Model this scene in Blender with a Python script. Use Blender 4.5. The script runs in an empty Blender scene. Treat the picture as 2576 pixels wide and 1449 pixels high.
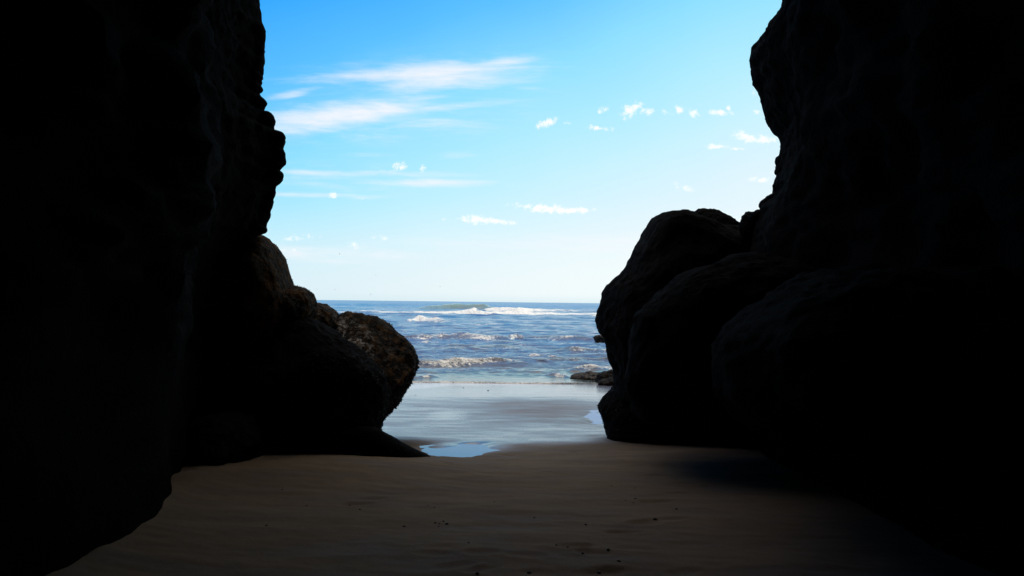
import bpy, math, random
import numpy as np
from mathutils import Matrix, Vector

random.seed(7)
rng = np.random.default_rng(11)
R = math.radians
sc = bpy.context.scene
C = sc.collection

# ------------------------------------------------------------------ camera
F = 28 / 36 * 2575.0           # focal length in photo units (photo 2575 wide)
PITCH, ROLL = 0.0170, 0.0117
CAM = np.array([0.0, 0.0, 2.1])
cr, sr = math.cos(ROLL), math.sin(ROLL)
cp, sp = math.cos(PITCH), math.sin(PITCH)
r0 = np.array([1, 0, 0.0]); u0 = np.array([0, -sp, cp]); fw = np.array([0, cp, sp])
RT = cr * r0 + sr * u0
UP = -sr * r0 + cr * u0


def ray(px, py):
    return fw + RT * ((px - 1287.5) / F) + UP * ((724.5 - py) / F)


def at(px, py, Y):
    """a point seen in the direction px,py, standing Y metres ahead"""
    d = ray(px, py)
    return CAM + d * (Y / d[1])


def uv(px, py):
    d = ray(px, py)
    return d[0] / d[1], d[2] / d[1]


def on_z(px, py, z):
    d = ray(px, py)
    return CAM + d * ((z - CAM[2]) / d[2])


cam_d = bpy.data.cameras.new('camera')
cam_d.lens = 28; cam_d.sensor_width = 36
cam_d.clip_start = 0.1; cam_d.clip_end = 60000
cam = bpy.data.objects.new('camera', cam_d); C.objects.link(cam)
M = Matrix.Identity(4)
for i in range(3):
    M[i][0] = RT[i]; M[i][1] = UP[i]; M[i][2] = -fw[i]; M[i][3] = CAM[i]
cam.matrix_world = M
sc.camera = cam

# ------------------------------------------------------------------ noise
_perm = rng.permutation(256).astype(np.int64)
_perm = np.concatenate([_perm, _perm])
_g = rng.normal(size=(256, 3)); _g /= np.linalg.norm(_g, axis=1)[:, None]


def perlin(x, y, z):
    x, y, z = np.broadcast_arrays(np.asarray(x, float), np.asarray(y, float), np.asarray(z, float))
    xi = np.floor(x).astype(np.int64); yi = np.floor(y).astype(np.int64); zi = np.floor(z).astype(np.int64)
    xf, yf, zf = x - xi, y - yi, z - zi
    f = lambda t: t * t * t * (t * (t * 6 - 15) + 10)
    a, b, c = f(xf), f(yf), f(zf)
    out = 0
    for dx in (0, 1):
        for dy in (0, 1):
            for dz in (0, 1):
                h = _perm[_perm[_perm[(xi + dx) & 255] + ((yi + dy) & 255)] + ((zi + dz) & 255)]
                g = _g[h]
                d = g[..., 0] * (xf - dx) + g[..., 1] * (yf - dy) + g[..., 2] * (zf - dz)
                out = out + d * (a if dx else 1 - a) * (b if dy else 1 - b) * (c if dz else 1 - c)
    return out * 1.6


def fbm(x, y, z, n=4, gain=.5):
    s = 0; a = 1; k = 1
    for i in range(n):
        s = s + a * perlin(x * k + 17.3 * i, y * k + 5.1 * i, z * k + 9.7 * i)
        a *= gain; k *= 2.03
    return s


def billow(x, y, z, n=3):
    s = 0; a = 1; k = 1
    for i in range(n):
        s = s + a * (np.abs(perlin(x * k + 3.3 * i, y * k + 8.1 * i, z * k + 1.7 * i)) - .3)
        a *= .5; k *= 2.1
    return s


def sstep(a, b, x):
    t = np.clip((x - a) / (b - a), 0, 1)
    return t * t * (3 - 2 * t)


# ------------------------------------------------------------------ objects
def tag(o, label=None, cat=None, group=None, kind=None):
    if label: o['label'] = label
    if cat: o['category'] = cat
    if group: o['group'] = group
    if kind: o['kind'] = kind
    return o


def mesh_obj(name, V, Fc, mat, parent=None, smooth=True, attrs=None):
    me = bpy.data.meshes.new(name)
    V = np.asarray(V, dtype=np.float32)
    if isinstance(Fc, np.ndarray):
        n, k = Fc.shape
        me.vertices.add(len(V)); me.vertices.foreach_set('co', V.ravel())
        me.loops.add(n * k); me.loops.foreach_set('vertex_index', Fc.ravel().astype(np.int32))
        me.polygons.add(n)
        me.polygons.foreach_set('loop_start', (np.arange(n) * k).astype(np.int32))
        me.polygons.foreach_set('loop_total', np.full(n, k, dtype=np.int32))
        me.update(calc_edges=True)
    else:
        me.from_pydata([tuple(v) for v in V], [], Fc)
    if smooth:
        me.polygons.foreach_set('use_smooth', np.ones(len(me.polygons), dtype=bool))
    for k, a in (attrs or {}).items():
        at_ = me.attributes.new(k, 'FLOAT', 'POINT')
        at_.data.foreach_set('value', np.asarray(a, dtype=np.float32).ravel())
    me.materials.append(mat)
    o = bpy.data.objects.new(name, me); C.objects.link(o)
    if parent: o.parent = parent
    return o


def grid_faces(nr, nc, wrap=False):
    i = np.arange(nr - 1)[:, None]; j = np.arange(nc if wrap else nc - 1)[None, :]
    j2 = (j + 1) % nc
    a = i * nc + j; b = i * nc + j2; c = (i + 1) * nc + j2; d = (i + 1) * nc + j
    return np.stack([a, b, c, d], -1).reshape(-1, 4)


# ------------------------------------------------------------------ materials
class NT:
    def __init__(s, name, world=False):
        if world:
            s.t = world.node_tree
        else:
            s.m = bpy.data.materials.new(name); s.m.use_nodes = True; s.t = s.m.node_tree
        s.t.nodes.clear()

    def n(s, typ, **kw):
        nd = s.t.nodes.new(typ)
        for k, v in kw.items():
            if k == 'i':
                for kk, vv in v.items():
                    if isinstance(vv, bpy.types.NodeSocket): s.t.links.new(vv, nd.inputs[kk])
                    else: nd.inputs[kk].default_value = vv
            else:
                setattr(nd, k, v)
        return nd

    def math(s, op, a, b=None, c=None, clamp=False):
        nd = s.n('ShaderNodeMath', operation=op, use_clamp=clamp)
        for k, v in enumerate((a, b, c)):
            if v is None: continue
            if isinstance(v, bpy.types.NodeSocket): s.t.links.new(v, nd.inputs[k])
            else: nd.inputs[k].default_value = v
        return nd.outputs[0]

    def noise(s, vec, scale, detail=4, rough=.55, dist=0):
        nd = s.n('ShaderNodeTexNoise', i={'Scale': scale, 'Detail': detail, 'Roughness': rough, 'Distortion': dist})
        s.t.links.new(vec, nd.inputs['Vector'])
        return nd.outputs['Fac']

    def mix(s, fac, a, b):
        nd = s.n('ShaderNodeMix', data_type='RGBA')
        for k, v in ((0, fac), (6, a), (7, b)):
            if isinstance(v, bpy.types.NodeSocket): s.t.links.new(v, nd.inputs[k])
            else: nd.inputs[k].default_value = (*v, 1) if isinstance(v, tuple) else v
        return nd.outputs[2]

    def rng(s, v, a, b, c=0, d=1):
        nd = s.n('ShaderNodeMapRange', i={1: a, 2: b, 3: c, 4: d}, interpolation_type='SMOOTHSTEP')
        s.t.links.new(v, nd.inputs[0])
        return nd.outputs[0]

    def attr(s, name):
        return s.n('ShaderNodeAttribute', attribute_name=name).outputs['Fac']

    def bump(s, h, dist, strength=1.0, normal=None):
        nd = s.n('ShaderNodeBump', i={'Strength': strength, 'Distance': dist, 'Height': h})
        if normal: s.t.links.new(normal, nd.inputs['Normal'])
        return nd.outputs[0]

    def out(s, shader, world=False):
        o = s.n('ShaderNodeOutputWorld' if world else 'ShaderNodeOutputMaterial')
        s.t.links.new(shader, o.inputs['Surface'])


def rock_mat(name, dark, light, weed=None, weed_amt=0, white=0.0, wet=.55, bump=.03, spec=.3):
    t = NT(name)
    pos = t.n('ShaderNodeNewGeometry').outputs['Position']
    n1 = t.noise(pos, 1.3, 6, .6)
    n2 = t.noise(pos, 9, 6, .65)
    n3 = t.noise(pos, 45, 4, .6)
    col = t.mix(t.rng(n1, .35, .65), dark, light)
    col = t.mix(t.rng(n2, .45, .75, 0, .6), col, tuple(c * .45 for c in dark))
    if weed:
        col = t.mix(t.rng(n2, .62 - weed_amt * .4, .72 - weed_amt * .4), col, weed)
    if white > 0:
        w = t.attr('crust')
        wn = t.rng(t.noise(pos, 16, 8, .75), .47, .58)
        ws = t.rng(t.noise(pos, 3.5, 4, .6), .40, .52)
        col = t.mix(t.math('MULTIPLY', t.math('MULTIPLY', w, wn), ws), col, (white, white * .93, white * .84))
    h = t.math('ADD', t.math('MULTIPLY', n2, 1.0), t.math('MULTIPLY', n3, .35))
    rough = t.rng(n3, .3, .7, wet, min(1, wet + .3))
    b = t.n('ShaderNodeBsdfPrincipled', i={'Base Color': col, 'Roughness': rough, 'Specular IOR Level': spec,
                                           'Normal': t.bump(h, bump, .9)})
    t.out(b.outputs[0])
    return t.m


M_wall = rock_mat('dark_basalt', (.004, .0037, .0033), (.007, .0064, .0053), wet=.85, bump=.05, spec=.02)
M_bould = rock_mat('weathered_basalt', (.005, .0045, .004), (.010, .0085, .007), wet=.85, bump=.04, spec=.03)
M_mossy = rock_mat('weed_grown_basalt', (.018, .015, .011), (.035, .027, .016), (.11, .055, .018), .35, wet=.7, bump=.05, spec=.08)
M_crust = rock_mat('barnacled_basalt', (.018, .016, .014), (.035, .03, .022), (.12, .06, .02), .32, white=.60, wet=.75, bump=.05, spec=.1)
M_weed = rock_mat('brown_seaweed', (.035, .02, .008), (.14, .065, .018), wet=.6, bump=.01, spec=.1)
M_mussel = rock_mat('mussel_shell', (.012, .013, .016), (.05, .05, .05), wet=.35, bump=.003)
M_wetrock = rock_mat('wave_washed_rock', (.006, .005, .004), (.014, .011, .008), (.03, .018, .008), .3, wet=.6, bump=.05, spec=.15)
M_pebble = rock_mat('pebble_stone', (.015, .014, .013), (.05, .045, .04), wet=.45, bump=.003)


def sand_mat():
    t = NT('beach_sand')
    pos = t.n('ShaderNodeNewGeometry').outputs['Position']
    mp = t.n('ShaderNodeMapping', i={'Scale': (.55, 1.6, 1), 'Rotation': (0, 0, R(-12))})
    t.t.links.new(pos, mp.inputs[0])
    wet = t.attr('wet')
    streak = t.noise(mp.outputs[0], 2.2, 6, .6, .4)
    fine = t.noise(pos, 320, 3, .7)
    mid = t.noise(pos, 26, 4, .6)
    sw = t.math('ADD', wet, t.rng(streak, .3, .7, -.10, .10), clamp=True)
    dry = t.mix(t.rng(streak, .35, .65), (.27, .20, .138), (.21, .153, .104))
    dry = t.mix(t.rng(fine, .38, .62, 0, .55), dry, (.13, .092, .06))
    dry = t.mix(t.rng(t.noise(pos, 1.1, 5, .65), .52, .72, 0, .35), dry, (.16, .115, .075))
    dry = t.mix(t.rng(t.noise(pos, 90, 2, .5), .70, .76), dry, (.05, .036, .025))
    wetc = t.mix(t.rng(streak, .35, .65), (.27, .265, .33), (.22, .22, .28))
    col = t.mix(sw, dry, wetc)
    rough = t.rng(sw, .15, 1.0, .8, .14)
    spec = t.rng(sw, .0, .8, .02, 1.0)
    h = t.math('ADD', t.math('MULTIPLY', fine, .25), t.math('MULTIPLY', mid, .7))
    bs = t.rng(sw, .2, 1, .8, .12)
    b = t.n('ShaderNodeBsdfPrincipled', i={'Base Color': col, 'Roughness': rough, 'Specular IOR Level': spec,
                                           'IOR': 1.5, 'Normal': t.bump(h, .006, bs)})
    t.out(b.outputs[0])
    return t.m


def water_mat(name, base, rough, bump_scale, bump_d, foam=True):
    t = NT(name)
    pos = t.n('ShaderNodeNewGeometry').outputs['Position']
    mp = t.n('ShaderNodeMapping', i={'Scale': (.33, 1.0, 1)})
    t.t.links.new(pos, mp.inputs[0])
    n1 = t.noise(mp.outputs[0], bump_scale, 5, .6)
    n2 = t.noise(mp.outputs[0], bump_scale * .22, 4, .55, .5)
    h = t.math('ADD', n1, t.math('MULTIPLY', n2, 2.4))
    if foam: h = t.math('ADD', h, t.math('MULTIPLY', t.noise(mp.outputs[0], .4, 4, .6), 7.0))
    col = base
    if foam:
        base = t.mix(t.rng(t.attr('rip'), .1, .9), (.05, .06, .065), base)
        col = t.mix(t.attr('green'), base, (.085, .105, .065))
        col = t.mix(t.attr('silt'), col, (.085, .07, .048))
    b = t.n('ShaderNodeBsdfPrincipled', i={'Base Color': col if not isinstance(col, tuple) else (*col, 1), 'Roughness': rough,
                                           'IOR': 1.333, 'Normal': t.bump(h, bump_d, t.attr('rip') if foam else 1.0)})
    if not foam:
        t.out(b.outputs[0]); return t.m
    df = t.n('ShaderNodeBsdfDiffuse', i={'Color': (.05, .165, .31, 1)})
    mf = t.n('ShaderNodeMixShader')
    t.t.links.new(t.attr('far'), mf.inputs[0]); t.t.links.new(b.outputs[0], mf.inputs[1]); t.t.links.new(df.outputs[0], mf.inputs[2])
    f = t.attr('foam')
    fn = t.noise(pos, 8, 7, .78)
    fn2 = t.noise(mp.outputs[0], 1.1, 5, .65)
    fs = t.math('ADD', t.math('ADD', t.math('MULTIPLY', fn, .75), t.math('MULTIPLY', fn2, .75)), -.75)
    m = t.math('ADD', t.math('MULTIPLY', f, 1.25), t.math('MULTIPLY', fs, 3.4))
    m = t.math('MULTIPLY', t.rng(m, .42, .85), t.rng(f, .03, .18))
    fb = t.n('ShaderNodeBsdfPrincipled', i={'Base Color': (.60, .585, .555, 1), 'Roughness': .75,
                                            'Normal': t.bump(t.math('ADD', fn, t.math('MULTIPLY', t.noise(pos, 1.3, 5, .65), 5)), .14, 1.0)})
    mx = t.n('ShaderNodeMixShader')
    t.t.links.new(m, mx.inputs[0]); t.t.links.new(mf.outputs[0], mx.inputs[1]); t.t.links.new(fb.outputs[0], mx.inputs[2])
    t.out(mx.outputs[0])
    return t.m


M_sand = sand_mat()
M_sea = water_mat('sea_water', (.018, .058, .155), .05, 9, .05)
M_pool = water_mat('pool_water', (.07, .11, .60), .02, 6, .0012, foam=False)


def flat_mat(name, col, rough=.7):
    t = NT(name)
    pos = t.n('ShaderNodeNewGeometry').outputs['Position']
    n = t.noise(pos, 8, 3)
    c = t.mix(n, col, tuple(x * .7 for x in col))
    b = t.n('ShaderNodeBsdfPrincipled', i={'Base Color': c, 'Roughness': rough})
    t.out(b.outputs[0]); return t.m


M_bird = flat_mat('gull_feather', (.10, .10, .11))
M_birdw = flat_mat('gull_wing', (.05, .05, .055))
M_beak = flat_mat('gull_beak', (.25, .14, .03))

# ------------------------------------------------------------------ rock walls
def interp_outline(pts, Y):
    """photo outline -> rows of (z, x/y) at distance Y"""
    P = np.array([at(px, py, Y) for px, py in pts])
    z = P[:, 2]; u = P[:, 0] / P[:, 1]
    o = np.argsort(z)
    return z[o], u[o]


def make_wall(name, ring, nose, pts, Y, side, ztop, seed, mat, dz=.035, zdense=6.3):
    """A massive block of rock: a closed ring of plan points, stacked in rows; the nose of each row
    is moved so that the rock's profile follows the traced outline."""
    ring = np.array(ring, float); nose = np.array(nose, float)
    # resample ring: dense near nose
    P = []
    n = len(ring)
    for k in range(n):
        a, b = ring[k], ring[(k + 1) % n]
        L = np.linalg.norm(b - a)
        t = 0
        while t < L:
            p = a + (b - a) * (t / L)
            P.append(p)
            d = np.linalg.norm(p - nose)
            t += min(.05 + max(0, d - 1.2) * .06, .8)
    P = np.array(P)
    for _ in range(6):   # round corners
        P = P * .5 + (np.roll(P, 1, 0) + np.roll(P, -1, 0)) * .25
    zs = list(np.arange(-1.2, zdense, dz)); z = zdense
    while z < ztop: zs.append(z); z += .25
    zs.append(ztop); zs = np.array(zs)
    nr, nc = len(zs), len(P)
    X = np.repeat(P[None, :, 0], nr, 0); Yy = np.repeat(P[None, :, 1], nr, 0); Z = np.repeat(zs[:, None], nc, 1)
    T = np.roll(P, -1, 0) - np.roll(P, 1, 0)
    N = np.stack([T[:, 1], -T[:, 0]], 1); N /= np.linalg.norm(N, axis=1)[:, None]
    area = np.sum(P[:, 0] * np.roll(P[:, 1], -1) - np.roll(P[:, 0], -1) * P[:, 1])
    if area < 0: N = -N
    dn = np.hypot(P[:, 0] - nose[0], P[:, 1] - nose[1])
    far = sstep(.5, 3.0, dn)[None, :]
    s = seed * 13.7
    disp = (.10 + .45 * far) * fbm(X * .45 + s, Yy * .45, Z * .5, 4) \
        + (.05 + .05 * far) * -billow(X * 1.7 + s, Yy * 1.7, Z * 1.9, 3) + .022 * fbm(X * 8, Yy * 8 + s, Z * 8, 3, .6)
    # ledges
    disp = disp + .05 * far * fbm(X * .3, Yy * .3, Z * 3.2 + s, 3)
    disp = disp * (1 - .7 * sstep(2.6, 1.3, Z) * sstep(.8, 2.0, dn)[None, :])
    X = X + disp * N[None, :, 0]; Yy = Yy + disp * N[None, :, 1]
    zo, uo = interp_outline(pts, Y)
    uo_r = np.interp(zs, zo, uo)
    rough = .0018 * fbm(zs * 9, 0 * zs + seed, 0 * zs, 3, .6)
    uo_r = uo_r + rough
    near = (dn < 1.9)[None, :] & (Yy > 5)
    for it in range(5):
        u = X / np.maximum(Yy, .1)
        if side < 0:
            cur = np.where(near, u, -9).max(1)
        else:
            cur = np.where(near, u, 9).min(1)
        du = (uo_r - cur)
        dus = np.convolve(np.pad(du, 12, mode='edge'), np.ones(25) / 25, 'valid')
        wide = np.exp(-(dn / 1.7) ** 2)[None, :]
        narrow = np.exp(-(dn / .75) ** 2)[None, :]
        X = X + (dus[:, None] * wide + (du - dus)[:, None] * narrow) * np.maximum(Yy, 1)
    V = np.stack([X, Yy, Z], -1).reshape(-1, 3)
    Fq = grid_faces(nr, nc, wrap=True)
    cap = [list(map(int, f)) for f in Fq]
    c0 = len(V); V = np.vstack([V, [[*P.mean(0), zs[0]]], [[*P.mean(0), ztop + .6]]])
    for j in range(nc):
        cap.append([c0, (j + 1) % nc, j])
        cap.append([c0 + 1, (nr - 1) * nc + j, (nr - 1) * nc + (j + 1) % nc])
    o = mesh_obj(name, V, cap, mat)
    me = o.data
    return o


L_out = [(655, -260), (650, -120), (654, 0), (658, 20), (664, 45), (669, 75), (668, 105), (666, 140), (663, 165), (658, 182), (660, 192), (657, 205),
         (655, 222), (658, 238), (668, 244), (670, 256), (664, 268), (670, 277), (683, 285), (689, 300), (692, 322), (704, 328),
         (716, 335), (719, 348), (714, 362), (712, 367), (718, 376), (720, 392), (718, 404), (710, 415), (702, 425), (711, 430),
         (714, 442), (706, 453), (695, 459), (692, 480), (690, 498), (684, 525), (678, 548), (671, 562), (672, 578), (665, 586),
         (648, 590), (630, 597), (600, 640), (590, 800), (575, 1000), (560, 1160), (550, 1300), (540, 1500)]
L_ring = [(-3.2, -9), (-2.95, -4), (-2.7, 0), (-2.55, 3), (-2.52, 4.4), (-2.56, 5.2), (-2.62, 6.1), (-2.85, 7.2), (-2.8, 8.3), (-2.75, 8.8), (-3.1, 9.25), (-3.9, 9.9),
          (-5.5, 10.8), (-8, 12.2), (-13, 14), (-19, 15), (-22, 4), (-20, -9)]
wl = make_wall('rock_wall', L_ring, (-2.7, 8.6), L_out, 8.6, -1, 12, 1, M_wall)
tag(wl, 'tall black rock wall on the left side of the cave mouth, cobbly at its edge', 'rock wall', 'rock walls of the cave mouth')

R_out = [(1985, -260), (1980, -60), (1976, 0), (1966, 20), (1966, 35), (1962, 50), (1950, 58), (1935, 72), (1922, 88), (1905, 105), (1890, 122), (1885, 138),
         (1886, 170), (1889, 192), (1891, 212), (1900, 222), (1908, 236), (1913, 256), (1919, 275), (1924, 298), (1935, 314),
         (1942, 326), (1955, 333), (1963, 345), (1961, 362), (1959, 385), (1953, 403), (1951, 420), (1950, 440), (1945, 460),
         (1941, 480), (1938, 494), (1929, 500), (1922, 512), (1912, 522), (1909, 535), (1900, 560), (1890, 600), (1880, 700), (1880, 900), (1900, 1100), (1930, 1500)]
R_ring = [(3.9, -9), (3.4, -4), (3.1, 0), (2.95, 3), (2.9, 5), (2.8, 6.8), (2.85, 8.3), (2.95, 9.3), (3.3, 9.9), (4.3, 10.9), (6.4, 13.5), (7.9, 17),
          (10.5, 24), (14, 29), (22, 28), (24, 6), (22, -9)]  # hidden outer headland, added and made tall to shade the beach
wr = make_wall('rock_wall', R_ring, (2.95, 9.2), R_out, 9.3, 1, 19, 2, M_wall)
tag(wr, 'overhanging black rock wall on the right side, jutting into the sky above the boulders', 'rock wall', 'rock walls of the cave mouth')

# roof and back of the cave
def slab(name, x0, x1, y0, y1, zlow, ztop, seed, step=.3):
    xs = np.arange(x0, x1 + .01, step); ys = np.arange(y0, y1 + .01, step)
    Xg, Yg = np.meshgrid(xs, ys)
    lo = zlow(Xg, Yg) + .18 * fbm(Xg * .5, Yg * .5, 0 * Xg + seed, 4)
    hi = ztop + .5 * fbm(Xg * .3, Yg * .3, 0 * Xg + seed + 9, 4)
    nr, nc = Xg.shape
    V = np.vstack([np.stack([Xg, Yg, lo], -1).reshape(-1, 3), np.stack([Xg, Yg, hi], -1).reshape(-1, 3)])
    f = [list(map(int, q)) for q in grid_faces(nr, nc)[:, ::-1]] + [list(map(int, q)) for q in grid_faces(nr, nc) + nr * nc]
    n = nr * nc
    for j in range(nc - 1):
        f.append([j, j + 1, n + j + 1, n + j]); k = (nr - 1) * nc
        f.append([k + j + 1, k + j, n + k + j, n + k + j + 1])
    for i in range(nr - 1):
        a, b = i * nc, (i + 1) * nc
        f.append([b, a, n + a, n + b]); a += nc - 1; b += nc - 1
        f.append([a, b, n + b, n + a])
    return mesh_obj(name, V, f, M_wall)


roof = slab('rock_ceiling', -5, 6, -8.5, 9.4, lambda x, y: 2.85 + .30 * np.maximum(y + 2, 0) - .02 * (x - .3) ** 2, 12.4, 4)
tag(roof, 'arched black rock ceiling closing the cave overhead', 'rock ceiling', kind='structure')
back = mesh_obj('rock_wall', [(-5, -8.6, -1), (6, -8.2, -1), (6, -8.4, 13), (-5, -8.4, 13), (-5, -10.5, -1), (6, -10.5, -1), (6, -10.5, 13), (-5, -10.5, 13)],
                [[3, 2, 1, 0], [4, 5, 6, 7], [0, 1, 5, 4], [2, 3, 7, 6], [1, 2, 6, 5], [3, 0, 4, 7]], M_wall, smooth=False)
tag(back, 'rough back wall deep inside the cave behind the viewer', 'rock wall')
back['kind'] = 'structure'


# ------------------------------------------------------------------ boulders
def boulder(name, pts, Y, T, seed, mat, amp=.05, nth=200, nph=90, fine=.012, crust=None, back_t=None, parent=None, tilt=0):
    P = np.array([at(px, py, Y) for px, py in pts])
    x, z = P[:, 0], P[:, 2]
    a = x * np.roll(z, -1) - np.roll(x, -1) * z
    A = a.sum() / 2
    cx = ((x + np.roll(x, -1)) * a).sum() / (6 * A); cz = ((z + np.roll(z, -1)) * a).sum() / (6 * A)
    # dense polygon -> angle/radius
    Q = []
    for k in range(len(P)):
        p, q = P[k], P[(k + 1) % len(P)]
        for t in np.linspace(0, 1, 24, endpoint=False): Q.append((p[0] + (q[0] - p[0]) * t, p[2] + (q[2] - p[2]) * t))
    Q = np.array(Q)
    ang = np.arctan2(Q[:, 1] - cz, Q[:, 0] - cx); rad = np.hypot(Q[:, 0] - cx, Q[:, 1] - cz)
    th = np.linspace(-math.pi, math.pi, nth, endpoint=False)
    o = np.argsort(ang)
    rr = np.interp(th, np.concatenate([ang[o] - 2 * math.pi, ang[o], ang[o] + 2 * math.pi]), np.tile(rad[o], 3))
    rr = rr * .5 + (np.roll(rr, 1) + np.roll(rr, -1)) * .25
    rm = rr.copy()
    for _ in range(40): rm = rm * .5 + (np.roll(rm, 1) + np.roll(rm, -1)) * .25
    ph = np.linspace(0, math.pi, nph)
    PH, TH = np.meshgrid(ph, th, indexing='ij')
    sp_ = np.sin(PH) ** .8
    w = np.abs(np.sin(PH)) ** 3
    RR = (rr[None, :] * w + rm[None, :] * (1 - w)) * sp_
    Tb = back_t or T
    dy = -np.cos(PH)
    dy = np.sign(dy) * np.abs(dy) ** .85 * np.where(dy < 0, T, Tb)
    X = cx + RR * np.cos(TH); Z = cz + RR * np.sin(TH); Yy = Y + dy
    s = seed * 7.31
    Yy = Yy + .28 * T * fbm(X * .9 + s, Z * .9, dy * .9, 3) * (1 - w * .7)
    d = amp * fbm(X * 1.6 + s, Yy * 1.6, Z * 1.6, 3) + amp * .7 * -billow(X * 4 + s, Yy * 4, Z * 4, 3) + fine * fbm(X * 13, Yy * 13 + s, Z * 13, 3, .65)
    nx, ny, nz = (X - cx), (Yy - Y) * (rm.mean() / T), (Z - cz)
    L = np.sqrt(nx ** 2 + ny ** 2 + nz ** 2) + 1e-6
    X = X + d * nx / L; Yy = Yy + d * ny / L; Z = Z + d * nz / L
    Z = Z - tilt * np.maximum(0, Y - Yy) * sstep(cz - .3, cz + .5, Z)
    V = np.stack([X, Yy, Z], -1)
    V[0] = V[0].mean(0); V[-1] = V[-1].mean(0)
    V = V.reshape(-1, 3)
    at_ = {}
    if crust is not None: at_['crust'] = crust(V[:, 0], V[:, 1], V[:, 2])
    ob = mesh_obj(name, V, grid_faces(nph, nth, wrap=True), mat, attrs=at_, parent=parent)
    ob['_n'] = 0; del ob['_n']
    return ob, V.reshape(nph, nth, 3), (cx, Y, cz)


ROCKS = 'boulders piled at the foot of the left wall'
ROCKR = 'boulders piled at the foot of the right wall'

bA, VA, cA = boulder('boulder', [(640, 588), (655, 594), (675, 604), (692, 620), (704, 640), (710, 660), (717, 680), (724, 705), (735, 730),
                     (745, 790), (730, 900), (690, 1010), (600, 1120), (500, 1100), (480, 900), (500, 700), (560, 620)], 9.1, .75, 1, M_mossy, .04)
tag(bA, 'tall weed-grown boulder leaning against the left wall just below its overhang', 'boulder', ROCKS)
bB, VB, cB = boulder('boulder', [(722, 722), (745, 721), (765, 725), (780, 736), (788, 752), (791, 775), (784, 800), (770, 830), (740, 860), (690, 860),
                     (670, 800), (690, 740)], 9.3, .5, 2, M_mossy, .025)
tag(bB, 'rounded brownish boulder jutting towards the sea, under the tall weedy one', 'boulder', ROCKS)
bC, VC, cC = boulder('boulder', [(785, 768), (800, 765), (818, 769), (835, 778), (848, 792), (860, 820), (850, 870), (800, 890), (750, 860), (760, 790)],
                     10.1, .4, 3, M_crust, .03, crust=lambda x, y, z: .25 + 0 * x)
tag(bC, 'small knobbly boulder in the gap between the rounded one and the pale-crusted one', 'boulder', ROCKS)


def crustD(x, y, z):
    c = at(885, 850, 10.0)
    return np.exp(-(((x - c[0] + .02) / .36) ** 2 + ((z - c[2] + .35 * (x - c[0])) / .20) ** 2)) * 1.25


bD, VD, cD = boulder('boulder', [(830, 800), (848, 797), (870, 792), (905, 792), (935, 798), (955, 808), (985, 832), (1010, 845), (1030, 860), (1043, 878), (1045, 905),
                     (1043, 935), (1036, 955), (1022, 975), (1012, 995), (1000, 1012), (985, 1022), (975, 1035), (962, 1052), (952, 1078), (948, 1110),
                     (880, 1120), (820, 1080), (790, 950), (800, 860)], 10.15, .85, 4, M_crust, .05, 260, 120, .018, crust=crustD, tilt=.75)
tag(bD, 'big overhanging boulder with a pale barnacle crust on top, nearest the sea on the left', 'boulder', ROCKS)
bE, VE, cE = boulder('boulder', [(700, 815), (740, 800), (790, 800), (845, 832), (880, 862), (920, 895), (950, 922), (966, 950), (972, 990), (965, 1035), (950, 1080),
                     (920, 1150), (800, 1190), (600, 1200), (520, 1150), (540, 1000), (620, 880)], 9.05, .75, 5, M_bould, .04)
tag(bE, 'wide black boulder resting on the sand in front of the pale-crusted one', 'boulder', ROCKS)
bF, VF, cF = boulder('rock_slab', [(800, 1068), (880, 1070), (945, 1078), (985, 1099), (1020, 1119), (1052, 1135), (1090, 1151), (1088, 1160), (1000, 1185), (850, 1190), (700, 1180),
                     (720, 1110)], 8.5, .22, 6, M_bould, .008, fine=.005, back_t=.3)
tag(bF, 'low wedge-shaped slab pointing at the pool, flat on the sand below the boulders', 'rock slab')
bK, VK, cK = boulder('boulder', [(560, 1040), (620, 1060), (650, 1110), (640, 1175), (560, 1240), (440, 1270), (400, 1180), (450, 1080)], 7.75, .7, 16, M_bould, .05)
tag(bK, 'half-buried black boulder where the sand meets the left wall', 'boulder', ROCKS)

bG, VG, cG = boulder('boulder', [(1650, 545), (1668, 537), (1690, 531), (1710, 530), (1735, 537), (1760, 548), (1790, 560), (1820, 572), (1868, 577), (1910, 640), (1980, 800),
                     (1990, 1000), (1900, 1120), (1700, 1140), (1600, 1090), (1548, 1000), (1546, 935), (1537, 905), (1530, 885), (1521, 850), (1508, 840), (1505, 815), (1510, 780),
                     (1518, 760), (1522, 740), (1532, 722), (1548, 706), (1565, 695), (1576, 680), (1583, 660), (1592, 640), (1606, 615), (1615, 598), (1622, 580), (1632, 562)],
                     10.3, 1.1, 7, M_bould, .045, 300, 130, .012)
tag(bG, 'huge black boulder with a humped top on the right of the opening', 'boulder', ROCKR)
bH, VH, cH = boulder('boulder', [(1735, 545), (1748, 533), (1765, 530), (1785, 532), (1800, 538), (1815, 548), (1830, 556), (1842, 562), (1852, 572), (1864, 582), (1880, 640), (1820, 680), (1740, 640)],
                     11.2, .6, 8, M_bould, .04)
tag(bH, 'smaller black boulder peeping over the back of the huge humped one', 'boulder', ROCKR)
bJ, VJ, cJ = boulder('boulder', [(1866, 556), (1870, 541), (1880, 533), (1893, 532), (1906, 538), (1925, 560), (1925, 600), (1890, 610), (1868, 590), (1864, 572)],
                     9.6, .22, 9, M_bould, .01)
tag(bJ, 'small round cobble wedged under the overhang of the right wall', 'boulder', ROCKR)
bI, VI, cI = boulder('boulder', [(1545, 972), (1533, 985), (1520, 995), (1510, 1008), (1503, 1022), (1505, 1034), (1513, 1048), (1518, 1058), (1521, 1072), (1525, 1110),
                     (1650, 1150), (1800, 1120), (1780, 1000), (1650, 950), (1570, 950)], 10.35, .6, 10, M_bould, .03)
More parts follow.
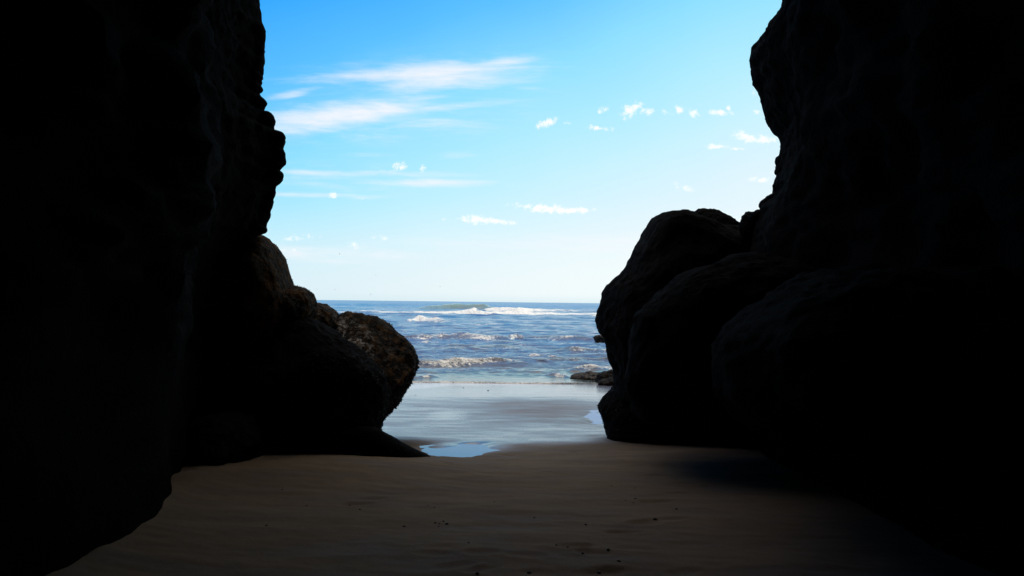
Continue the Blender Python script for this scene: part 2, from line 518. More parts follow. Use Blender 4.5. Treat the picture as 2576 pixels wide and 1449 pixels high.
tag(bI, 'low knobbly boulder at the foot of the huge humped one, beside the pool', 'boulder', ROCKR)
bL, VL, cL = boulder('added_overhang', [(1570, 960), (1600, 800), (1700, 700), (1850, 640), (2050, 650), (2200, 800), (2230, 980), (2150, 1080), (2000, 1098), (1850, 1090),
                     (1700, 1078), (1600, 1058)], 8.2, .95, 17, M_wall, .05)  # rock added above the right sand to darken it
tag(bL, 'black overhanging rock added to shade the sand, just right of the huge humped boulder', 'rock')
bM, VM, cM = boulder('added_overhang', [(1840, 1000), (1850, 860), (1950, 760), (2100, 680), (2350, 680), (2560, 800), (2650, 1000), (2600, 1180), (2350, 1215), (2100, 1160),
                     (1930, 1110)], 5.7, 1.5, 18, M_wall, .07)  # second added overhang, keeps light off the near right sand
tag(bM, 'black overhanging rock added low on the right wall to shade the sand, nearest the viewer', 'rock')

# cobbles standing out of the edge of the walls
def cobble(cx, cy, rx, ry, Y, seed, wall):
    a = [2 * math.pi * k / 14 for k in range(14)]
    rr = random.Random(seed)
    pts = [(cx + rx * math.cos(t) * rr.uniform(.9, 1.05), cy + ry * math.sin(t) * rr.uniform(.9, 1.05)) for t in a]
    boulder('cobble', pts, Y, .13, seed, M_wall, .006, 60, 30, .005, parent=wall)


for k, q in enumerate([(692, 347, 27, 19), (691, 391, 28, 23), (692, 441, 22, 15), (650, 577, 21, 12), (652, 256, 18, 13), (672, 303, 19, 24), (648, 192, 11, 9), (646, 222, 12, 12)]):
    cobble(*q, 8.62, 30 + k, wl)
for k, q in enumerate([(1926, 514, 15, 15), (1940, 500, 14, 12), (1965, 430, 15, 13), (1908, 548, 22, 20), (1962, 405, 11, 14)]):
    cobble(*q, 9.3, 50 + k, wr)

# rocks in the surf
def sea_rock(pts, Y, T, seed, label):
    o, V, c = boulder('sea_rock', pts, Y, T, seed, M_wetrock, .10, 160, 70, .03)
    return tag(o, label, 'rock', 'rocks standing in the surf')


sea_rock([(1494, 850), (1498, 845), (1508, 843), (1525, 846), (1550, 850), (1560, 862), (1530, 866), (1500, 862)], 42, .8, 11,
         'small dark rock out in the surf, half hidden by the huge boulder')
sea_rock([(1432, 949), (1440, 945), (1460, 940), (1490, 938), (1515, 940), (1530, 938), (1540, 955), (1500, 965), (1450, 960)], 22.3, .7, 12,
         'long dark rock washed over by a breaking wave near the shoreline')
sea_rock([(1508, 945), (1525, 938), (1550, 932), (1580, 935), (1590, 960), (1560, 975), (1520, 965), (1498, 958)], 21.4, .5, 13,
         'brown rock with weed strands at the water edge, highest of the three low ones')
sea_rock([(1500, 962), (1515, 955), (1540, 952), (1580, 955), (1590, 975), (1550, 980), (1510, 972)], 20.4, .4, 14,
         'flat wet rock on the sand edge, nearest of the surf rocks')

# ---- mussels and weed fringe on the boulders (too many to count)
def scatter_bits(name, V, cond, n, size, mat, parent, seed, hang=False, label=None):
    r = np.random.default_rng(seed)
    nph, nth, _ = V.shape
    du = np.roll(V, -1, 1) - V; dv = np.zeros_like(V); dv[:-1] = V[1:] - V[:-1]; dv[-1] = dv[-2]
    N = np.cross(du, dv); N /= (np.linalg.norm(N, axis=2)[..., None] + 1e-9)
    cen = V.reshape(-1, 3).mean(0)
    sg = np.sign(((V - cen) * N).sum(2)); N = N * sg[..., None]
    ok = cond(V, N).ravel()
    idx = np.nonzero(ok)[0]
    if len(idx) == 0: return
    pick = r.choice(idx, n)
    # bit: squashed octahedron subdivided once-ish (irregular 6+8 points)
    base = np.array([(1, 0, 0), (-1, 0, 0), (0, 1, 0), (0, -1, 0), (0, 0, 1), (0, 0, -1)], float)
    tri = np.array([(0, 2, 4), (2, 1, 4), (1, 3, 4), (3, 0, 4), (2, 0, 5), (1, 2, 5), (3, 1, 5), (0, 3, 5)])
    VV, FF = [], []
    for k, i in enumerate(pick):
        p = V.reshape(-1, 3)[i]; nn = N.reshape(-1, 3)[i]
        a = r.normal(size=3); a /= np.linalg.norm(a)
        if hang:
            ax = np.array([0, 0, -1]) + .35 * r.normal(size=3) + nn * .3; ax /= np.linalg.norm(ax)
        else:
            ax = nn + .6 * r.normal(size=3); ax /= np.linalg.norm(ax)
        b = np.cross(ax, a); b /= np.linalg.norm(b); c = np.cross(ax, b)
        s = size * r.uniform(.5, 1.5)
        if hang: B = base[:, :1] * b * s * .28 + base[:, 1:2] * c * s * .16 + base[:, 2:] * ax * s * 1.7
        else: B = base[:, :1] * b * s * .55 + base[:, 1:2] * c * s * .42 + base[:, 2:] * ax * s
        VV.append(B + p - (nn * s * .1 if hang else -nn * s * .2)); FF.append(tri + 6 * k)
    o = mesh_obj(name, np.vstack(VV), np.vstack(FF), mat, parent=parent)
    o['kind'] = 'stuff'
    if label: o['label'] = label
    return o


edgeR = lambda V, N: (N[..., 0] > .25) & (N[..., 2] < .45)
scatter_bits('mussel_crust', VD, edgeR, 3200, .016, M_mussel, bD, 1, label='crust of dark mussels on the overhang')
scatter_bits('mussel_crust', VI, lambda V, N: (N[..., 0] < .1), 900, .013, M_mussel, bI, 2)
scatter_bits('seaweed', VD, lambda V, N: (N[..., 2] > -.3) & (fbm(V[..., 0] * 3, V[..., 1] * 3, V[..., 2] * 3, 2) > -.05) & (crustD(V[..., 0], V[..., 1], V[..., 2]) < .35), 2600, .018, M_weed, bD, 3, True,
             'brown weed hanging over the boulder')
scatter_bits('seaweed', VA, lambda V, N: (N[..., 2] > -.5) & (N[..., 0] > -.3), 2600, .014, M_weed, bA, 4, True)
scatter_bits('seaweed', VB, lambda V, N: (N[..., 2] > -.2), 1000, .013, M_weed, bB, 5, True)
scatter_bits('seaweed', VC, lambda V, N: (N[..., 2] > -.2), 700, .013, M_weed, bC, 6, True)
scatter_bits('mussel_crust', VE, lambda V, N: (N[..., 0] > .1) & (V[..., 2] < 1.5), 1800, .012, M_mussel, bE, 7)

# ------------------------------------------------------------------ sand
POOL1 = (on_z(1150, 1139, .35)); POOL2 = (on_z(1520, 1050, .24))


def base_h(x, y):
    h = np.interp(y, [-9, 0, 5, 8.5, 10.5, 15, 20.6, 26, 40], [.75, .62, .53, .42, .33, .17, -.012, -.16, -.7])
    return h


P1 = base_h(0, POOL1[1]) - .046
P2 = base_h(0, POOL2[1]) - .056


def sand_h(x, y):
    h = base_h(x, y)
    h = h + .13 * np.exp(-(((x + 2.0) / 1.5) ** 2 + ((y - 7.6) / .9) ** 2))     # mound before the boulders
    h = h + .06 * np.exp(-(((x - 2.6) / 1.5) ** 2 + ((y - 9.0) / 1.6) ** 2))
    h = h + .10 * sstep(-1.8, -3.2, x) * sstep(9, 4, y)
    h = h + (.003 + .009 * sstep(10.5, 8, y)) * fbm(x * .8, y * 1.1, 0 * x, 3) * sstep(21, 17, y)
    h = h + .006 * fbm(x * 1.0 + .6 * y, y * 4.0, 0 * x + 3, 3) * sstep(10.5, 8.5, y)
    # soft rills in the drained sand
    h = h + .0012 * fbm(x * 2 - y * 1.2, y * 7, 0 * x + 5, 2) * sstep(20, 14, y)
    h = h + .05 * np.exp(-((x + 2.75) / .22) ** 2) * sstep(3, 5, y) * sstep(8.6, 7.5, y) * (1 + .6 * fbm(x * 2, y * 2, 0 * x + 1, 2))
    h = h + .004 * fbm(x * 6, y * 14 + x * 3, 0 * x + 4, 3) * sstep(9.5, 7.5, y)
    r1 = ((x - POOL1[0]) / .50) ** 2 + ((y - POOL1[1]) / .50) ** 2
    wb_ = 1 + .75 * fbm(x * 2.2, y * 2.2, 0 * x + 8, 3)
    h = h - .095 * np.exp(-r1 * 1.2 * wb_)
    r2 = ((x - POOL2[0]) / .34) ** 2 + ((y - POOL2[1]) / .95) ** 2
    h = h - .10 * np.exp(-r2 * 1.2 * wb_)
    for (px, py, lx, ly, dp, an) in PRINTS:
        c = on_z(px, py, .53)
        ca, sa = math.cos(an), math.sin(an)
        dx = (x - c[0]) * ca + (y - c[1]) * sa; dyy = -(x - c[0]) * sa + (y - c[1]) * ca
        q = (dx / lx) ** 2 + (dyy / ly) ** 2
        h = h - dp * np.exp(-q ** 2) + dp * .45 * np.exp(-((np.sqrt(q) - 1.35) / .3) ** 2)
    return h


PRINTS = []
for zx, zy, an in [(2010, 1105, .1), (1680, 1228, .2), (2110, 1215, .1), (1585, 1125, .1), (2370, 758, .2), (2180, 965, .3), (1010, 1120, -.3), (1320, 1110, .2),
                   (2240, 1078, .1), (1150, 1195, .3), (2440, 885, 0), (2540, 1230, .2), (1880, 1060, .3), (2370, 590, 0), (2060, 1225, .2), (560, 785, .2), (640, 755, .1),
                   (2480, 705, .1), (2300, 905, .4), (2600, 1040, .1), (2750, 1180, .1), (1300, 1215, .1)]:
    PRINTS.append(((1000 + zx / 1.61) / 1.5006, (1400 + zy / 1.61) / 1.5006, random.uniform(.10, .14), random.uniform(.05, .065), random.uniform(.006, .013), an + random.uniform(-.3, .3)))

xs = np.concatenate([np.arange(-20, -5, .5), np.arange(-5, -3.4, .1), np.arange(-3.4, 4, .03), np.arange(4, 6, .1), np.arange(6, 21, .5)])
ys = np.concatenate([np.arange(-9, 3, .2), np.arange(3, 11, .028), np.arange(11, 22, .045), np.arange(22, 40.1, .6)])
Xg, Yg = np.meshgrid(xs, ys)
Hs = sand_h(Xg, Yg)
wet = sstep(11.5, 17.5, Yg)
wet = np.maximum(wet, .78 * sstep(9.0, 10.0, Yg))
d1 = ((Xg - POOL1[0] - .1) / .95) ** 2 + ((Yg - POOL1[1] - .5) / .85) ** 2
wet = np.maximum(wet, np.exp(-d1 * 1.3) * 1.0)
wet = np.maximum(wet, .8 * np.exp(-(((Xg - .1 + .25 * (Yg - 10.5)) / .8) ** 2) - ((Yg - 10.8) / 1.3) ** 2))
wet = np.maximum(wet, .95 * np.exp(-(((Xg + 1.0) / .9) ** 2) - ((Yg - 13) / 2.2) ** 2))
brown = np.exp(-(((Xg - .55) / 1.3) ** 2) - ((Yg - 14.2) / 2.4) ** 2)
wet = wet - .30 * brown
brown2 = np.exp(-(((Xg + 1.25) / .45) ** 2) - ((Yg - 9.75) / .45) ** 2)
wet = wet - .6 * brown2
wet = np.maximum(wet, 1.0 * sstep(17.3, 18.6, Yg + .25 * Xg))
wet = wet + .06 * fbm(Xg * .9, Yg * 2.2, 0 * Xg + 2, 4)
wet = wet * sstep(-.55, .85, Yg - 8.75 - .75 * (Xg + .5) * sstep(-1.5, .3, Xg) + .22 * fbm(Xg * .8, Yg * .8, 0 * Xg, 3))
wet = np.clip(wet, 0, 1)
V = np.stack([Xg, Yg, Hs], -1).reshape(-1, 3)
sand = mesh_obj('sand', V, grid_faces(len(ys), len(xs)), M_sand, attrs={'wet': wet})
tag(sand, 'smooth wet sand of the beach running from the cave out to the sea', 'sand', kind='structure')


def pool(cx, cy, rx, ry, z, label):
    th = np.linspace(0, 2 * math.pi, 64, endpoint=False)
    V = [(cx, cy, z)] + [(cx + rx * math.cos(t), cy + ry * math.sin(t), z) for t in th]
    f = [[0, 1 + k, 1 + (k + 1) % 64] for k in range(64)]
    o = mesh_obj('pool_water', V, f, M_pool, smooth=False)
    return tag(o, label, 'puddle', kind='structure')


pool(POOL1[0], POOL1[1], .70, .62, P1, 'shallow still puddle of sky-blue water at the tip of the wedge-shaped slab')
pool(POOL2[0], POOL2[1], .50, 1.25, P2, 'narrow still puddle at the foot of the knobbly boulder')

# ------------------------------------------------------------------ sea
H = CAM[2]
rows = list(np.arange(212, 42, -.42)) + list(np.arange(42, 2.0, -.16)) + [1.7, 1.4, 1.1, .8, .5, .3, .2]
yr = [H * F / d for d in rows]
yr = [40.0 * 0 + y for y in yr]
ucol = np.concatenate([np.linspace(-3, -.42, 60), np.arange(-.41, .26, .0011), np.linspace(.27, 3, 60)])
Yw = np.repeat(np.array(yr)[:, None], len(ucol), 1)
Xw = Yw * ucol[None, :]
dist = Yw

# ambient chop: waves run roughly parallel to the shore
sw = .10 * fbm(Xw / 3.0, Yw / .9, 0 * Xw, 3) * sstep(21, 27, Yw) * sstep(160, 60, Yw)
sw += .17 * fbm(Xw / 7.5 + 4, Yw / 2.2, 0 * Xw + 5, 3) * sstep(24, 40, Yw) * sstep(400, 140, Yw)
sw += .28 * fbm(Xw / 24.0 + 4, Yw / 6.5, 0 * Xw + 7, 3) * sstep(45, 90, Yw) * sstep(1500, 500, Yw)
sw += .30 * fbm(Xw / 60.0, Yw / 22, 0 * Xw + 9, 3) * sstep(120, 220, Yw) * sstep(4000, 1500, Yw)
sw += .026 * fbm(Xw / .55, Yw / .28, 0 * Xw + 2, 3) * sstep(20.6, 24, Yw) * sstep(60, 35, Yw)
hgt = sw
foam = np.zeros_like(Xw); green = np.zeros_like(Xw); silt = sstep(45, 22, Yw) * .2


def crest(pts, A, wf, wb, fm, gr=0, seed=0, ftop=1.0, wob=1.0, back=0.16):
    """pts: (px, py of the foot, amplitude factor)"""
    global hgt, foam, green
    W = np.array([on_z(px, py, 0) for px, py, a in pts]); am = np.array([a for *_, a in pts])
    o = np.argsort(W[:, 0])
    yc = np.interp(Xw, W[o, 0], W[o, 1]); a = np.interp(Xw, W[o, 0], am[o], left=am[o][0], right=am[o][-1])
    yc = yc + wf * wob * fbm(Xw / (wf * 9), 0 * Xw + seed, 0 * Xw, 3) + wf * 1.2
    t = Yw - yc
    a = a * (1 + .35 * fbm(Xw / (wf * 6), 0 * Xw + seed + 3, 0 * Xw, 3))
    a = np.maximum(a, 0)
    pr = np.where(t < 0, np.exp(-(t / wf) ** 2), np.exp(-(t / wb) ** 2))
    hgt = hgt + A * a * pr
    f = np.where(t < 0, np.exp(-((t + wf * .5) / (wf * 1.1)) ** 4), np.exp(-(t / (wb * back)) ** 2)) * np.clip((a - .35) * 1.9, 0, 1)
    lump = fbm(Xw / (wf * 1.1), Yw / (wf * 1.1), 0 * Xw + seed, 3, .6)
    hgt = hgt + .30 * A * f * fm * lump
    foam = np.maximum(foam, f * fm)
    green = np.maximum(green, gr * a * np.where(t < 0, np.exp(-(t / (wf * 1.6)) ** 2), np.exp(-(t / (wb * .5)) ** 2)))


# far rolling breaker
crest([(300, 789, .7), (830, 790, .55), (900, 790, .65), (1100, 791, .8), (1210, 792, .95), (1290, 792, 1), (1400, 792, .9), (1520, 793, .85), (1900, 795, .8)], .55, 2.2, 4.5, 1.0, 0, 1)
crest([(700, 778, 0), (1030, 778, 0), (1070, 779, .75), (1110, 779, 1.0), (1160, 779, 1), (1215, 780, 1.0), (1240, 781, .6), (1300, 781, .2), (1500, 782, 0)], 1.2, 4.5, 7, .0, 1.0, 2, wob=.4)
crest([(1100, 783, 0), (1165, 784, .5), (1190, 784, .9), (1205, 784, .2), (1225, 784, .9), (1300, 785, 1), (1360, 785, .7), (1430, 785, .55), (1520, 786, .4), (1600, 787, .3)], .85, 3.0, 6, 1.0, .2, 3)
# rolling back swell
crest([(700, 770, .5), (930, 769, 1), (1100, 770, .3), (1510, 772, .4)], .7, 9, 16, 0, 0, 4)
# mid crests
crest([(900, 808, 0), (1010, 808, .4), (1050, 806, 1), (1090, 809, .9), (1130, 812, .7), (1180, 812, 0)], .42, 1.6, 4, .95, 0, 5)
crest([(1000, 803, .4), (1090, 801, 1), (1160, 802, .3), (1330, 804, .4), (1380, 804, 1), (1430, 804, .9), (1460, 805, 0)], .35, 2.5, 4, 0, 0, 6)
crest([(1400, 798, 0), (1460, 800, .6), (1500, 800, 1), (1550, 801, 1)], .3, 1.5, 3, .75, 0, 7)
crest([(1000, 825, .3), (1150, 820, .2), (1200, 819, .8), (1300, 820, .6), (1350, 821, 0)], .22, 1.3, 3, .35, 0, 8)
crest([(1020, 855, .8), (1050, 856, .9), (1120, 854, 1), (1160, 855, 1), (1230, 857, .8), (1275, 856, .7), (1300, 852, 1), (1320, 856, .5), (1400, 857, .8), (1440, 857, .9), (1500, 859, .7), (1600, 860, .7)],
      .26, .55, 1.4, .45, 0, 9)
crest([(1040, 864, .5), (1070, 864, 1), (1090, 864, 0), (1200, 866, 0), (1260, 866, .4)], .14, .4, 1, .4, 0, 10)
crest([(1040, 888, .5), (1100, 884, .7), (1200, 883, .9), (1260, 882, 1), (1330, 884, .6), (1400, 884, 0)], .15, .45, 1.4, .22, 0, 11)
crest([(1330, 900, 0), (1400, 892, .4), (1440, 888, .9), (1490, 887, 1), (1530, 886, 1), (1600, 886, .9)], .19, .4, 1.3, .48, 0, 12)
crest([(1320, 897, 0), (1335, 896, .9), (1350, 898, 1), (1400, 904, .7), (1430, 905, 0)], .08, .28, .8, .5, 0, 13)
crest([(1000, 918, .9), (1050, 921, 1), (1100, 922, 1.1), (1180, 920, 1), (1250, 917, .85), (1320, 914, .75), (1400, 912, .75), (1480, 911, .65), (1540, 910, .6), (1700, 908, .6)],
      .18, .20, .8, .40, 0, 14)
crest([(1000, 958, .9), (1050, 954, .8), (1075, 951, 1), (1090, 950, .5), (1110, 952, 0)], .09, .16, .4, .6, 0, 15)
crest([(1370, 948, 0), (1390, 948, .7), (1405, 949, 1), (1430, 952, .4), (1450, 952, 0)], .10, .18, .45, .6, 0, 16)
crest([(1420, 938, .3), (1450, 934, .8), (1500, 932, 1), (1560, 930, 1)], .11, .22, .5, .45, 0, 17)
crest([(900, 938, .6), (1150, 939, .8), (1300, 937, .3), (1500, 937, .7)], .02, .3, .5, .25, 0, 18)
crest([(1160, 961, 0), (1180, 962, 1), (1215, 963, 1), (1240, 963, 0)], .035, .10, .25, .1, 0, 19)
# drawn-out foam lines in the inshore water
foam = np.maximum(foam, .20 * sstep(.15, .5, fbm(Xw / 3.2, Yw / .9, 0 * Xw + 3, 4)) * sstep(24, 28, Yw) * sstep(90, 40, Yw))
silt = np.clip(silt + .55 * sstep(.05, .14, hgt) * sstep(70, 35, Yw), 0, 1)

# the thin edge of the last wave on the sand
edge = on_z(1287, 964, 0)[1]
el_ = edge + .12 * fbm(Xw * .25, 0 * Xw, 0 * Xw + 5, 3) + .02 * Xw
shore = sstep(-.02, .10, Yw - el_)
hgt = hgt * sstep(0, 1.0, Yw - el_ + .1) * 1.0 + .016 * shore * np.exp(-np.maximum(Yw - el_ - .1, 0) / .5) + (shore - 1) * .12
foam = np.maximum(foam, .75 * np.exp(-((Yw - el_ - .07) / .07) ** 2))
foam = np.maximum(foam, .35 * np.exp(-((Yw - el_ - .5) / .5) ** 2) * sstep(-.2, .5, fbm(Xw * .8, Yw * 3, 0 * Xw, 3)))
hgt = hgt - Yw ** 2 / (2 * 6371000.0)
V = np.stack([Xw, Yw, hgt], -1).reshape(-1, 3)
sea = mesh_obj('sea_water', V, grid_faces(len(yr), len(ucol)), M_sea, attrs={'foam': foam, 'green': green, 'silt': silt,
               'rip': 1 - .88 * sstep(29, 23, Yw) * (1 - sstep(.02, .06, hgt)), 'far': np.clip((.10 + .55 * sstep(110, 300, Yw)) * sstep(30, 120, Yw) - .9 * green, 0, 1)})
tag(sea, 'blue sea with rows of white breakers rolling in to the beach', 'sea', kind='structure')

# ------------------------------------------------------------------ gulls
def gull(px, py, Y, flap, bank, heading, label, src=None):
    p = at(px, py, Y)
    e = bpy.data.objects.new('seagull', None); C.objects.link(e)
    e.location = p; e.rotation_euler = (0, bank, heading)
    # body along local y
    n, m = 10, 16
    prof = [(-.30, .01), (-.26, .035), (-.18, .06), (-.05, .085), (.08, .08), (.16, .055), (.20, .05), (.24, .052), (.28, .04), (.31, .01)]
    Vb = [(r * math.cos(2 * math.pi * k / m), yy, r * .9 * math.sin(2 * math.pi * k / m) + (.02 if yy > .18 else 0)) for yy, r in prof for k in range(m)]
    mesh_obj('body', Vb, grid_faces(n, m, wrap=True), M_bird, parent=e)
    mesh_obj('beak', [(.015, .30, .02), (-.015, .30, .02), (0, .30, .045), (0, .37, .015)], [[0, 1, 2], [0, 3, 1], [1, 3, 2], [2, 3, 0]], M_beak, parent=e)
    Vt = [(.03, -.26, 0), (-.03, -.26, 0), (.09, -.42, 0), (-.09, -.42, 0), (.03, -.26, .012), (-.03, -.26, .012), (.09, -.42, .012), (-.09, -.42, .012)]
    mesh_obj('tail', Vt, [[0, 1, 3, 2], [4, 6, 7, 5], [0, 2, 6, 4], [1, 5, 7, 3], [2, 3, 7, 6], [0, 4, 5, 1]], M_bird, parent=e)
    for s in (-1, 1):
        Vw = []
        span = [(0.04, .10, -.12, 0), (.22, .14, -.10, .5), (.42, .15, -.06, .95), (.6, .08, -.08, .9), (.72, -.02, -.10, .75)]
        for x, y1, y0, k in span:
            z = math.sin(flap) * .42 * k
            xx = s * x * (math.cos(flap) * .3 + .7)
            Vw += [(xx, y1, z), (xx, (y0 + y1) / 2, z + .022 * (1.1 - x)), (xx, y0, z), (xx, (y0 + y1) / 2, z - .012)]
        mesh_obj('wing', Vw, grid_faces(5, 4, wrap=True), M_birdw, parent=e)
    tag(e, label, 'bird', 'gulls flying over the sea')


gull(854, 639, 330, .9, .3, .6, 'dark gull flying highest of all, wings raised, left above the sea')
gull(945, 692, 620, .4, .1, 1.3, 'tiny distant gull between the highest one and the horizon')
gull(1107, 720, 330, -.7, .1, .1, 'gull gliding with drooping wings, farthest to the right')
gull(932, 741, 330, .8, -.2, .4, 'gull skimming low, closest to the horizon line')
gull(842, 729, 480, .5, .2, .8, 'small gull low over the sea just right of the left boulders')
gull(797, 727, 420, -.5, .2, .3, 'gull low beside the round brownish boulder, farthest to the left')

# ------------------------------------------------------------------ pebbles and debris on the sand
SPOTS = [(515, 818, 1.2), (577, 842, 1.2), (845, 946, 1.3), (253, 820, 1), (105, 722, 1), (1035, 925, 1.2), (1060, 930, 1.2), (1085, 915, 1.4), (1105, 930, 1.6), (1055, 945, 1),
         (1395, 797, .8), (1636, 893, 1.1), (1948, 935, 1.7), (2370, 903, 1.9), (2150, 1158, 1.5), (2250, 778, 1.2), (2190, 787, 1), (2238, 802, 1), (1290, 1232, 1.8), (1605, 1230, 2),
         (2085, 1095, 1.5), (1930, 1110, 1.4), (2030, 1212, 2), (2105, 700, 1), (1238, 1045, 1), (990, 818, .8), (1030, 832, .9), (10, 940, 1), (2250, 712, 1), (1770, 1060, 1.2),
         (1840, 1072, 1.2), (2500, 840, 1.3), (1355, 120, 1.9), (1205, 103, 1.3), (916, 147, 1.0)]
root = None
for k, (zx, zy, s) in enumerate(SPOTS):
    px = (1000 + zx / 1.61) / 1.5006; py = (1400 + zy / 1.61) / 1.5006
    z = .5
    for _ in range(8):
        p = on_z(px, py, z); z = float(sand_h(np.array([p[0]]), np.array([p[1]]))[0])
    if root is None:
        n, m = 9, 14
        ph = np.linspace(0, math.pi, n)[:, None]; th = np.linspace(0, 2 * math.pi, m, endpoint=False)[None, :]
        X = np.sin(ph) * np.cos(th); Yv = np.sin(ph) * np.sin(th); Z = np.cos(ph) + 0 * th
        r = 1 + .25 * fbm(X * 1.1 + 3, Yv * 1.1, Z * 1.1, 2)
        Vp = np.stack([X * r, Yv * r * .75, Z * r * .5], -1).reshape(-1, 3)
        o = mesh_obj('pebble', Vp, grid_faces(n, m, wrap=True), M_pebble); root = o
    else:
        o = root.copy(); C.objects.link(o)
    sz = .0072 * s * (1.5 if p[1] > 12 else 1)
    o.location = (p[0], p[1], z + sz * .3); o.scale = (sz * random.uniform(.8, 1.5), sz, sz); o.rotation_euler = (0, 0, random.uniform(0, 3))
    far = p[1] > 12
    tag(o, 'dark pebble on the wet shining sand near the water edge' if far else 'small dark pebble lying on the dim brown cave sand', 'pebble',
        'pebbles on the wet sand' if far else 'pebbles on the cave sand')

# ------------------------------------------------------------------ sky, sun
SUN_AZ, SUN_EL = R(58), R(44)      # to the right of the view, over the right cliff
world = bpy.data.worlds.new('World'); sc.world = world; world.use_nodes = True
t = NT('', world)
tc = t.n('ShaderNodeTexCoord')
sep = t.n('ShaderNodeSeparateXYZ'); t.t.links.new(tc.outputs['Generated'], sep.inputs[0])
dx, dy, dz = sep.outputs
sky = t.n('ShaderNodeTexSky', sky_type='NISHITA', sun_disc=False, sun_elevation=SUN_EL, sun_rotation=SUN_AZ)
# elevation measure, paler towards the sun's side
e = t.math('ADD', t.math('ADD', dz, t.math('MULTIPLY', dx, -.34)), 0)
wob = t.noise(tc.outputs['Generated'], 3.0, 4, .6)
e = t.math('ADD', e, t.math('MULTIPLY', t.math('SUBTRACT', wob, .5), .05))
ramp = t.n('ShaderNodeValToRGB'); t.t.links.new(e, ramp.inputs[0])
cr_ = ramp.color_ramp
stops = [(0.0, (.80, .915, .965)), (.055, (.73, .90, .98)), (.12, (.60, .89, 1.0)), (.19, (.44, .84, 1.0)), (.27, (.27, .74, 1.0)), (.36, (.10, .53, 1.0)),
         (.46, (.012, .36, 1.0)), (.62, (.07, .28, 1.0)), (1.0, (.06, .22, .9))]
while len(cr_.elements) < len(stops): cr_.elements.new(.5)
for el, (p, c) in zip(cr_.elements, stops):
    el.position = p; el.color = (*c, 1)
grad = ramp.outputs[0]
# hazy band above the horizon, whiter on the right
hz = t.rng(dz, -.005, .14, 1, 0)
warm = t.mix(t.rng(dx, -.35, .15), (.72, .86, .93), (.90, .975, .985))
grad = t.mix(t.math('MULTIPLY', hz, .85), grad, warm)
hz2 = t.rng(dz, -.002, .012, 1, 0)
grad = t.mix(t.math('MULTIPLY', hz2, .6), grad, (.66, .84, .90))

# bright pale sky added overhead, out of view, to light the cave sand
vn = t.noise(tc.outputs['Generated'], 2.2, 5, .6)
overhead_fill = t.math('MULTIPLY', t.rng(dz, .41, .62), t.rng(vn, .2, .6, .55, 1))
grad = t.mix(overhead_fill, grad, (1.3, 1.24, 1.16))
# clouds: u = x/y, v = z/y of the direction
ysafe = t.math('MAXIMUM', dy, .05)
U = t.math('DIVIDE', dx, ysafe); Vv = t.math('DIVIDE', dz, ysafe)
cmb = t.n('ShaderNodeCombineXYZ'); t.t.links.new(U, cmb.inputs[0]); t.t.links.new(Vv, cmb.inputs[1])
puffn = t.noise(cmb.outputs[0], 110, 7, .7)
puffw = t.noise(cmb.outputs[0], 38, 4, .6)
mp = t.n('ShaderNodeMapping', i={'Scale': (1.0, 7.0, 1), 'Rotation': (0, 0, R(-7))})
t.t.links.new(cmb.outputs[0], mp.inputs[0])
cirn = t.noise(mp.outputs[0], 7.5, 8, .62, .6)
cirf = t.noise(mp.outputs[0], 24, 6, .65, .3)


def ellipse(px, py, rx, ry, ang, pw=1.0):
    cu, cv = uv(px, py); rx /= F; ry /= F
    a = t.math('SUBTRACT', U, cu); b = t.math('SUBTRACT', Vv, cv)
    ca, sa = math.cos(R(ang)), math.sin(R(ang))
    p = t.math('ADD', t.math('MULTIPLY', a, ca / rx), t.math('MULTIPLY', b, sa / rx))
    q = t.math('ADD', t.math('MULTIPLY', a, -sa / ry), t.math('MULTIPLY', b, ca / ry))
    return t.math('ADD', t.math('MULTIPLY', p, p), t.math('MULTIPLY', q, q))


def gsum(lst):
    tot = None
    for (px, py, rx, ry, ang, k) in lst:
        rx *= 1.2; ry *= 1.25
        g = t.math('MULTIPLY', t.math('EXPONENT', t.math('MULTIPLY', ellipse(px, py, rx, ry, ang), -1)), k)
        tot = g if tot is None else t.math('MAXIMUM', tot, g)
    return tot


cir = gsum([(1150, 194, 165, 26, 5, 1.05), (1120, 182, 190, 22, 4, 1.1), (960, 190, 200, 14, 4, .8), (1230, 165, 100, 16, 8, .9), (1130, 208, 150, 16, 3, .8),
            (780, 303, 140, 31, 7, 1.0), (900, 285, 200, 29, 6, .98), (1080, 272, 170, 12, 5, .7), (960, 262, 200, 24, 6, .5),
            (745, 233, 60, 9, 12, .65), (760, 490, 160, 7, -1, .68), (860, 436, 240, 8, 0, .68), (1060, 460, 200, 9, 0, .68), (780, 463, 100, 8, -2, .55),
            (1150, 391, 50, 10, 3, .4), (1060, 318, 60, 6, 0, .45), (900, 388, 100, 8, 0, .3), (1330, 222, 70, 8, -6, .3),
            (1500, 610, 500, 20, 1, .5), (800, 640, 300, 22, 0, .5), (1000, 300, 330, 60, 6, .38), (1080, 190, 300, 55, 5, .35), (850, 450, 260, 40, 0, .34)])
cm = t.math('ADD', cir, t.math('MULTIPLY', t.math('SUBTRACT', cirn, .5), 1.45))
cm = t.math('ADD', cm, t.math('MULTIPLY', t.math('SUBTRACT', cirf, .5), .65))
cm = t.math('MULTIPLY', t.rng(cm, .02, 1.35), t.rng(cir, .02, .35))
grad = t.mix(cm, grad, (.93, .94, .985))
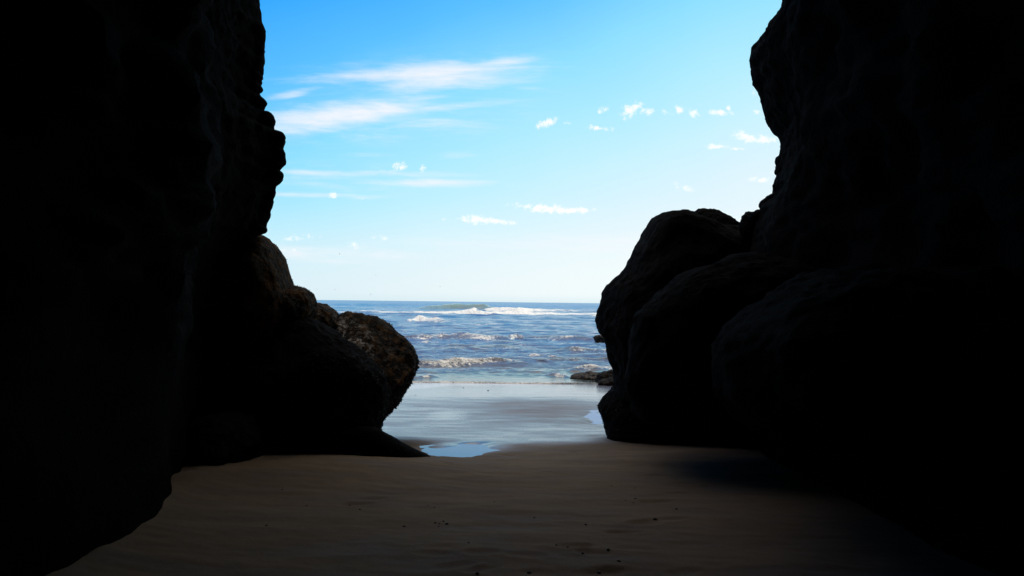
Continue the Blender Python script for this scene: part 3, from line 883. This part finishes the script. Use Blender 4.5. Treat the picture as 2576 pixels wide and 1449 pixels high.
puffs = gsum([(1585, 277, 24, 14, 25, 1), (1625, 281, 18, 8, 0, .9), (1374, 311, 22, 9, 22, 1), (1518, 276, 12, 8, 30, .8), (1506, 323, 27, 6, -5, .95),
              (1711, 278, 12, 9, -20, .95), (1745, 285, 15, 8, -15, .9), (1806, 283, 27, 7, 0, .95), (1832, 273, 7, 7, 30, .8), (1880, 347, 34, 11, -8, 1),
              (1925, 353, 40, 8, 0, 1), (1806, 368, 27, 6, 0, .8), (1853, 375, 17, 3, 0, .8), (1913, 454, 26, 6, 0, .85), (1722, 472, 22, 7, -20, .8),
              (1370, 524, 60, 9, -4, 1), (1440, 530, 55, 6, 2, .95), (1195, 552, 40, 9, -4, .95), (1250, 558, 50, 5, -2, .9), (1006, 418, 14, 9, 0, .8), (1061, 424, 8, 8, 0, .7),
              (745, 598, 46, 8, 4, .62), (838, 493, 11, 8, 0, .6), (950, 597, 26, 6, 0, .6), (892, 615, 20, 12, 0, .5), (1422, 311, 16, 6, 15, .6),
              (1682, 283, 16, 7, 0, .6), (1153, 320, 9, 4, 0, .5), (905, 501, 14, 4, 0, .5), (1905, 282, 12, 6, 0, .6), (1945, 433, 12, 5, 0, .6), (1895, 232, 10, 8, 0, .4),
              (1115, 552, 10, 5, 0, .4), (965, 430, 25, 4, 0, .4), (730, 626, 34, 6, 0, .4), (1965, 545, 16, 4, 0, .4), (2300, 330, 60, 20, 0, .9), (300, 500, 70, 18, 0, .8)])
pm = t.math('ADD', puffs, t.math('MULTIPLY', t.math('SUBTRACT', puffn, .5), 3.4))
pm = t.math('ADD', pm, t.math('MULTIPLY', t.math('SUBTRACT', puffw, .5), 1.6))
pm = t.math('MULTIPLY', t.rng(pm, .20, 1.25), t.rng(puffs, .08, .3))
grad = t.mix(pm, grad, (1.05, 1.05, 1.05))
# below the horizon: dim ground light
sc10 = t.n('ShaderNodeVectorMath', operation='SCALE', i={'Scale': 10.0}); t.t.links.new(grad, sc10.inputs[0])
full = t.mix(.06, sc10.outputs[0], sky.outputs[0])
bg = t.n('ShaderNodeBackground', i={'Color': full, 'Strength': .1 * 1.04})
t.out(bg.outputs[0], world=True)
world.cycles.sampling_method = 'MANUAL'; world.cycles.sample_map_resolution = 1024

sd = bpy.data.lights.new('sun', 'SUN'); sd.energy = 4.5; sd.angle = R(.5); sd.color = (1, .95, .87)
so = bpy.data.objects.new('sun', sd); C.objects.link(so)
S = Vector((math.sin(SUN_AZ) * math.cos(SUN_EL), math.cos(SUN_AZ) * math.cos(SUN_EL), math.sin(SUN_EL)))
so.rotation_euler = S.to_track_quat('Z', 'Y').to_euler(); so.location = (20, 20, 30)

# ------------------------------------------------------------------ render settings
sc.render.engine = 'CYCLES'
sc.cycles.use_denoising = True
sc.cycles.max_bounces = 6; sc.cycles.diffuse_bounces = 3; sc.cycles.glossy_bounces = 3
sc.cycles.sample_clamp_indirect = 3
sc.view_settings.view_transform = 'Standard'; sc.view_settings.look = 'None'
sc.view_settings.exposure = 0; sc.view_settings.gamma = 1
